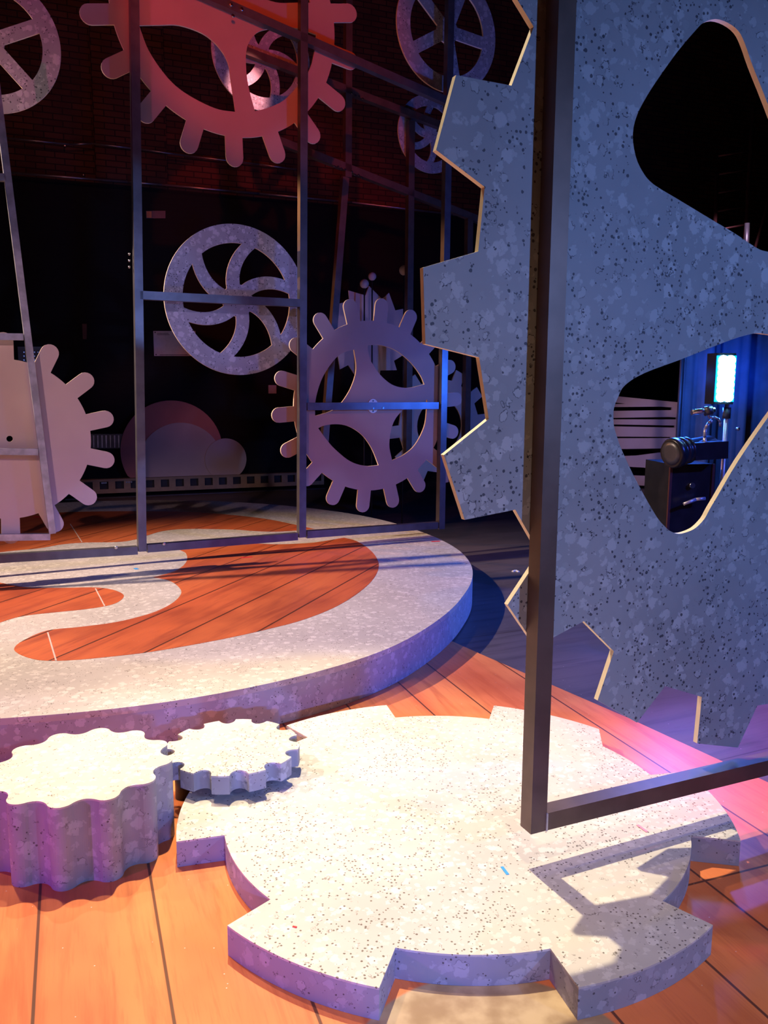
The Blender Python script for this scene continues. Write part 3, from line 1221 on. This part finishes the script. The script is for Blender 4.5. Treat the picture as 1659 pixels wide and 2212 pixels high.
for r_ in range(3):
    for c_ in range(5):
        x, y = 52 + c_ * 7.5, 761 + r_ * 8.5
        wallbox('socket', x - 1.2, y - 1.2, x + 1.2, y + 1.2, m_bolt, None, None, .036, gr)
rd = thing('wall_radiator', 'dim grey ribbed radiator on the wall right of the plain beige cog', 'radiator', WS.w(*WS.px(230, 950)))
wallbox('radiator_body', 195, 937, 268, 968, m_dark, None, None, .06, rd)
for k in range(7):
    wallbox('fin', 200 + k * 9, 940, 203 + k * 9, 966, m_bsteel, None, None, .075, rd)


def pipe(pts, label, r=.016):
    W2_ = WP.shift(-.13)
    P = [W2_.w(*W2_.px(*q)) for q in pts]
    o = mesh_obj('conduit', tube_path(P, r), m_pipe)
    tag(o, label, 'pipe')


pipe([(-60, 289), (7, 297), (150, 312), (200, 310), (300, 322), (400, 336), (560, 355), (640, 366)], 'upper thin metal conduit across the brick wall with a slight kink', .014)
pipe([(-60, 367), (0, 371), (275, 393), (350, 399), (560, 418), (760, 437), (1010, 467)], 'lower thin metal conduit along the line where brick meets black paint', .017)
for q, lb in (((140, 316), 'tiny round wall eye just below the upper conduit'), ((180, 379), 'tiny round wall eye just above the lower conduit')):
    a = WS.px(*q)
    o = mesh_obj('wall_eye', lathe_bm(WS.w(*a), -WS.n, [(0, .02), (.03, .018), (.04, .008)], 10), m_bolt)
    tag(o, lb, 'fitting')

# ------------------------------------------------------------------ slatted panel and lamps seen through the big gear
LP = Plane(at_z(1400, 1056, -.012), 72)
lo = [(1272, 850), (1471, 869.5), (1469.5, 960), (1466, 1052), (1272, 1044)]
zz = lambda P: [(1300 + x / 4.424, 680 + y / 4.424) for x, y in P]
slots = [
    [(-60, 838), (135, 840), (232, 850), (135, 853), (-60, 853)],
    [(-60, 884), (125, 882), (560, 878), (672, 886), (672, 911), (125, 918), (-60, 922)],
    [(-60, 988), (115, 985), (640, 977), (715, 982), (715, 1000), (115, 999), (-60, 1000)],
    [(-60, 1046), (118, 1048), (700, 1058), (700, 1078), (118, 1066), (-60, 1062)],
    [(-60, 1164), (150, 1164), (660, 1167), (660, 1178), (150, 1180), (-60, 1180)],
    [(-60, 1280), (190, 1283), (640, 1276), (640, 1306), (340, 1345), (205, 1350), (-60, 1350)],
    [(-60, 1450), (250, 1452), (400, 1460), (725, 1514), (725, 1548), (290, 1535), (-60, 1535)]]
sp_ = mesh_obj('slatted_panel', plate_bm([LP.px(*q) for q in lo], [[LP.px(*q) for q in zz(s)] for s in slots], LP, 0, .03), m_tan)
tag(sp_, 'pale panel cut with long horizontal slots, seen through the big gear', 'panel')

# drape added behind the lamp, lit blue in place of its bloom
DRP = facing((1560, 900), 8.0, 86)
dr = bmesh.new()
cols = []
x0_, x1_ = DRP.px(1474, 900)[0], DRP.px(2100, 900)[0]
for i in range(121):
    f = i / 120
    x = x0_ + (x1_ - x0_) * f
    dep = .07 * sin(f * 60) + .03 * sin(f * 143 + 1)
    z0 = -.01 - DRP.O.z
    z1_ = 2.72 - DRP.O.z
    cols.append((dr.verts.new(DRP.w(x, z0, dep)), dr.verts.new(DRP.w(x, z1_, dep))))
for a, b in zip(cols, cols[1:]):
    f = dr.faces.new([a[0], b[0], b[1], a[1]])
    f.smooth = True
dro = mesh_obj('curtain', dr, m_drape)
md = dro.modifiers.new('thick', 'SOLIDIFY')
md.thickness = .01
tag(dro, 'added black pleated curtain standing in for bloom behind the glowing blue lamp', 'curtain')
mesh_obj('curtain_rod', cyl_bm(DRP.w(x0_ - .05, 2.71 - DRP.O.z, 0), DRP.w(x1_ + .05, 2.71 - DRP.O.z, 0), .02, None, 10), m_black, dro)
for xx in (x0_ - .03, x1_ + .03):
    q0 = DRP.w(xx, 0, 0)
    mesh_obj('upright', cyl_bm((q0.x, q0.y, -.012), (q0.x, q0.y, 2.72), .02, None, 10), m_black, dro)

# stage light tower: LED strip head on a pole
LD = 6.3
LPn = facing((1568, 815), LD, 82)
led = thing('led_light', 'glowing blue-white vertical lamp on a stand, seen through the big gear', 'stage light', LPn.w(*LPn.px(1583, 1100)))


def lp(x, y, d=0.0):
    a, b = LPn.px(x, y)
    return LPn.w(a, b, d)


c0x, c0y = LPn.px(1569, 772)
c1x, c1y = LPn.px(1569, 864)
hw = (LPn.px(1586, 815)[0] - LPn.px(1552, 815)[0]) / 2
hx = LPn.px(1569, 815)[0]
bmh = bmesh.new()
box_between(bmh, LPn.w(hx, c0y + .03, .08), LPn.w(hx, c1y - .03, .08), LPn.n, hw * 2 + .03, .12)
bev(bmh, .012)
mesh_obj('lamp_housing', bmh, m_blackm, led)
m_led = emit('blue_led_glow', (.30, .75, 1.0), 40.0)
m_ledring = emit('blue_glare_rim', (.0, .30, 1.0), 6.0)  # added glowing panel, makes the blue rim of the lamp's glare
mesh_obj('glare_rim', bev(box_between(bmesh.new(), LPn.w(hx, c0y + .012, .012), LPn.w(hx, c1y - .012, .012), LPn.n, hw * 2 + .022, .012), .005), m_ledring, led)
nl = 7
for k in range(nl):
    yy = c1y + (c0y - c1y) * (k + .5) / nl
    for s in (-1, 1):
        h = (c0y - c1y) / nl
        mesh_obj('led_cell', lathe_bm(LPn.w(hx + s * hw * .46, yy, .006), -LPn.n, [(0, hw * .62), (.010, hw * .58), (.018, hw * .38)], 16), m_led, led)
a = LPn.px(1584, 880)
mesh_obj('pole', cyl_bm(LPn.w(a[0], c1y - .03, .08), LPn.w(a[0], -1.612, .08), .016, None, 12) if False else cyl_bm(LPn.w(a[0], c1y - .03, .08), Vector((LPn.w(a[0], 0, .08).x, LPn.w(a[0], 0, .08).y, 0)), .016, None, 12), m_bsteel, led)
pbx = LPn.w(a[0], 0, .08)
mesh_obj('base_plate', cyl_bm((pbx.x, pbx.y, -.011), (pbx.x, pbx.y, .02), .085, .08, 24), m_black, led)
mesh_obj('clamp', cyl_bm(lp(1583, 893, .08) - Vector((0, 0, .04)), lp(1583, 893, .08) + Vector((0, 0, .04)), .028, None, 12), m_dark, led)
mesh_obj('knob', lathe_bm(lp(1600, 927, .05), -LPn.n, [(0, .012), (.02, .014), (.03, .006)], 10), m_bolt, led)

# arm tube
ar = thing('clamp_bar', 'short cyan-lit horizontal tube with a hook clamp left of the glowing lamp', 'tube', lp(1520, 888))
mesh_obj('tube', cyl_bm(lp(1494, 891), lp(1543, 885), .019, None, 14), m_bolt, ar)
mesh_obj('clamp', cyl_bm(lp(1529, 889) + Vector((-.022, 0, 0)), lp(1531, 886) + Vector((.022, 0, 0)), .033, None, 14), m_dark, ar)
hk = [lp(*q) for q in ((1530, 893), (1532, 902), (1543, 901), (1552, 905), (1556, 912), (1556, 922))]
mesh_obj('hook', tube_path(hk, .009), m_bsteel, ar)

# profile spotlight
pf = thing('spotlight', 'black barrel spotlight pointing left below the cyan-lit tube', 'stage light', lp(1500, 975))
ax0 = lp(1462, 976, -.02)
ax1 = lp(1560, 962, .1)
axd = (ax1 - ax0).normalized()
prof = [(0, .095), (.015, .105), (.05, .105), (.055, .092), (.08, .092), (.085, .100), (.10, .100), (.105, .088), (.13, .088), (.135, .095), (.15, .095), (.16, .075), (.38, .07), (.42, .05)]
mesh_obj('barrel', lathe_bm(ax0 - axd * .07, axd, prof, 28), m_blackm, pf)
mesh_obj('lens', lathe_bm(ax0 - axd * .076, axd, [(0, .05), (.004, .082), (.008, .082)], 28), m_dark, pf)
bb = bmesh.new()
box_between(bb, lp(1490, 974, 0), lp(1560, 970, 0), (0, 0, 1), .16, .12)
bev(bb, .02)
mesh_obj('housing', bb, m_blackm, pf)
yk = [lp(*q) for q in ((1525, 965), (1522, 945), (1524, 925), (1531, 914), (1538, 908))]
mesh_obj('yoke', tube_path(yk, .012), m_bsteel, pf)

# road case / dark box under it
rc = thing('equipment_box', 'tall dark cabinet with worn reddish edges under the barrel spotlight', 'case', lp(1510, 1100))
b0 = lp(1466, 1004)
b1 = lp(1558, 1004)
mid = (b0 + b1) / 2 + LPn.n * .25 - LPn.u * .03
hh = mid.z
bb = bmesh.new()
box_between(bb, (mid.x, mid.y, -.011), (mid.x, mid.y, hh), LPn.n, (b1 - b0).length, .4)
bev(bb, .01)
mesh_obj('case_body', bb, m_blackm, rc)
for s in (-1, 1):
    e = LPn.u * (s * ((b1 - b0).length / 2)) - LPn.n * .2
    bar('case_edge', Vector((mid.x, mid.y, 0)) + e, Vector((mid.x, mid.y, hh)) + e, LPn.n, .018, .018, m_truss, rc, .003)
pq = Vector((mid.x, mid.y, hh * .86)) - LPn.n * .203
mesh_obj('latch', cyl_bm(pq, pq - LPn.n * .02, .02, None, 10), m_bolt, rc)
c2 = [lp(*q, -.02) for q in ((1474, 1088), (1500, 1078), (1520, 1076))]
mesh_obj('handle', tube_path(c2, .012), m_bsteel, rc)

# scaffold ladder in the dark behind the upper opening
TP = facing((1600, 400), 9.8, 85)
sc = thing('scaffold_ladder', 'faint reddish scaffold ladder in the dark behind the upper opening of the big gear', 'ladder', TP.w(*TP.px(1600, 500)))


def tpb(name, p0, p1, r=.02):
    a, b = TP.px(*p0), TP.px(*p1)
    mesh_obj(name, cyl_bm(TP.w(*a), TP.w(*b), r, None, 8), m_truss, sc)


tpb('rail', (1627, 230), (1570, 1240), .024)
tpb('rail', (1549, 375), (1515, 1240), .02)
tpb('rail', (1664, 420), (1630, 540), .016)
for k in range(9):
    y = 325 + k * 40
    tpb('rung', (1552 - k * 1.5, y + 12), (1622 - k * 2.3, y), .010)
TP2 = TP.shift(-.45)
bt = thing('tube_light', 'slim blue-lit vertical tube at the lower edge of the upper opening of the big gear', 'tube', TP2.w(*TP2.px(1614, 520)))
mesh_obj('tube', cyl_bm(TP2.w(*TP2.px(1614, 482)), TP2.w(*TP2.px(1612, 560)), .024, None, 12), m_dark, bt)
mesh_obj('stand', cyl_bm(TP2.w(*TP2.px(1612, 560)), Vector((TP2.w(*TP2.px(1612, 560)).x, TP2.w(*TP2.px(1612, 560)).y, 0)), .012, None, 8), m_black, bt)

# scrap on the stage floor
p0 = at_z(1107, 1235, -.011)
p1 = at_z(1114, 1232.5, -.011)
p2 = at_z(1121, 1236, -.011)
o = mesh_obj('paper_scrap', tube_path([p0, p1, p2], .010, 6), m_white)
tag(o, 'small bent white scrap on the dark stage floor beside the big gear', 'scrap')

# ------------------------------------------------------------------ lights
def spot(name, loc, target, power, color, angle, blend=.6, size=.08):
    l = bpy.data.lights.new(name, 'SPOT')
    l.energy = power
    l.color = color
    l.spot_size = radians(angle)
    l.spot_blend = blend
    l.shadow_soft_size = size
    o = bpy.data.objects.new(name, l)
    COL.objects.link(o)
    o.location = loc
    d = Vector(target) - Vector(loc)
    o.rotation_euler = d.to_track_quat('-Z', 'Y').to_euler()
    return o


spot('key_spot', (-.9, 5.1, 7.6), (.0, 2.4, 0), 3550, (1, .83, .57), 30, .8, .06)
spot('front_warm_spot', (-2.6, 4.4, 7.0), (-1.2, 2.0, 0), 1150, (1, .72, .50), 28, .9, .08)
spot('front_fill_spot', (.6, .2, 7.4), (.45, 1.95, 0), 880, (1, .68, .43), 22, 1, .15)
spot('platform_spot', (-6.0, 4.55, 6.2), (-.9, 5.6, .2), 3800, (1, .72, .57), 50, .8, .05)
spot('blue_spot', (3.4, -.2, 2.3), (.9, 3.2, 1.0), 370, (.22, .39, 1), 78, 1, .05)
spot('blue_side_spot', (5.4, 3.3, 3.4), (0.9, 4.9, .0), 1200, (.05, .12, 1), 46, .8, .06)
spot('platform_front_fill_spot', (-2.5, 6.5, 7.5), (-1.5, 4.2, .2), 1150, (1, .74, .54), 38, .9, .08)  # unseen lamp added to brighten the front of the platform ring
spot('cobalt_fill_spot', (1.0, -2.0, 1.35), (-.35, 3.5, .05), 650, (.09, .18, 1), 17, 1, .05)  # unseen narrow lamp added to blue the platform side
spot('floor_blue_fill_spot', (3.4, 7.4, 4.0), (1.35, 4.0, 0), 500, (.10, .12, 1), 30, 1, .05)  # unseen local lamp added to blue the dark floor
spot('periwinkle_fill_spot', (1.4, -2.6, 1.5), (-.1, 2.0, -.1), 230, (.28, .34, 1), 40, 1, .06)  # unseen fill added for lilac on the camera-facing sides
spot('magenta_spot', (-4.6, -.6, 1.9), (-1.1, 2.6, 0), 620, (.50, .10, .80), 36, 1, .08)
spot('rose_cog_spot', (-3.0, 0, 4.2), (-2.75, 6.0, 1.3), 520, (1, .60, .66), 22, .5, .05)
spot('wheel_spot', (-2.6, 0, 3.6), (-1.22, 7.0, 2.27), 420, (.70, .50, 1), 12.5, .4, .05)
spot('mauve_spot', (-1.5, 0.2, 4.0), (-.1, 7.4, .7), 330, (1, .26, .22), 18, .8, .05)
spot('red_spot', (-.2, .5, 5.2), (-.9, 6.9, 4.4), 820, (1, .07, .015), 22, .6, .05)
spot('magenta_cog_spot', (-4.0, 1.5, 4.4), (-2.1, 6.6, 4.0), 230, (1, .08, .38), 22, .8, .05)
spot('violet_wheel_spot', (-5.0, 2.0, 3.4), (-3.5, 5.9, 4.6), 160, (.70, .28, 1), 20, .6, .05)
spot('orange_edge_spot', (-4.5, 9.6, 4.5), (-.2, 7.4, 1.5), 500, (1, .40, .16), 36, .6, .05)
spot('pink_floor_spot', (2.4, 5.4, 7.0), (2.15, 3.2, 0), 2100, (1, .08, .42), 24, .8, .08)
spot('blue_front_fill_spot', (-.3, -1.5, 2.2), (-2.2, 6.2, 2.3), 100, (.16, .30, 1), 21, .5, .35)  # unseen soft lamp added for a blue sheen on the steel tubes
spot('wall_spot', (-2.0, 6.0, 7.5), (-2.0, 13.0, 5.2), 90, (1, .22, .20), 75, .9, .1)
spot('board_spot', (-1.0, 7.8, 5.0), (-3.2, 12.3, .8), 160, (1, .34, .36), 26, .6, .05)
spot('panel_fill_spot', (3.0, 7.0, 4.0), (4.6, 13.0, .8), 800, (.60, .38, .62), 22, .6, .05)  # unseen lamp added to lift the slatted panel
spot('panel_blue_fill_spot', (5.2, 7.5, 3.0), (4.3, 13.0, .9), 300, (.15, .2, 1), 14, .8, .05)  # second added lamp, tints the slatted panel blue
spot('drape_blue_fill_spot', (2.4, 5.0, 2.0), tuple(DRP.w(*DRP.px(1580, 800))), 900, (.0, .06, 1), 18, 1, .05)  # added to wash the curtain blue where the lamp would bloom
pl_ = bpy.data.lights.new('curtain_glow_fill', 'POINT')  # added light behind the lamp housing, gives the curtain its blue glow
pl_.energy = 150
pl_.color = (.03, .16, 1)
pl_.shadow_soft_size = .1
po = bpy.data.objects.new('curtain_glow_fill', pl_)
COL.objects.link(po)
po.location = lp(1569, 812, .55)

w = bpy.data.worlds.new('world')
scn.world = w
w.use_nodes = True
w.node_tree.nodes['Background'].inputs[0].default_value = (.35, .25, .5, 1)
w.node_tree.nodes['Background'].inputs[1].default_value = .02

scn.view_settings.view_transform = 'Standard'
scn.view_settings.look = 'None'
scn.view_settings.gamma = 1
scn.view_settings.exposure = 0.0
scn.view_settings.use_curve_mapping = False
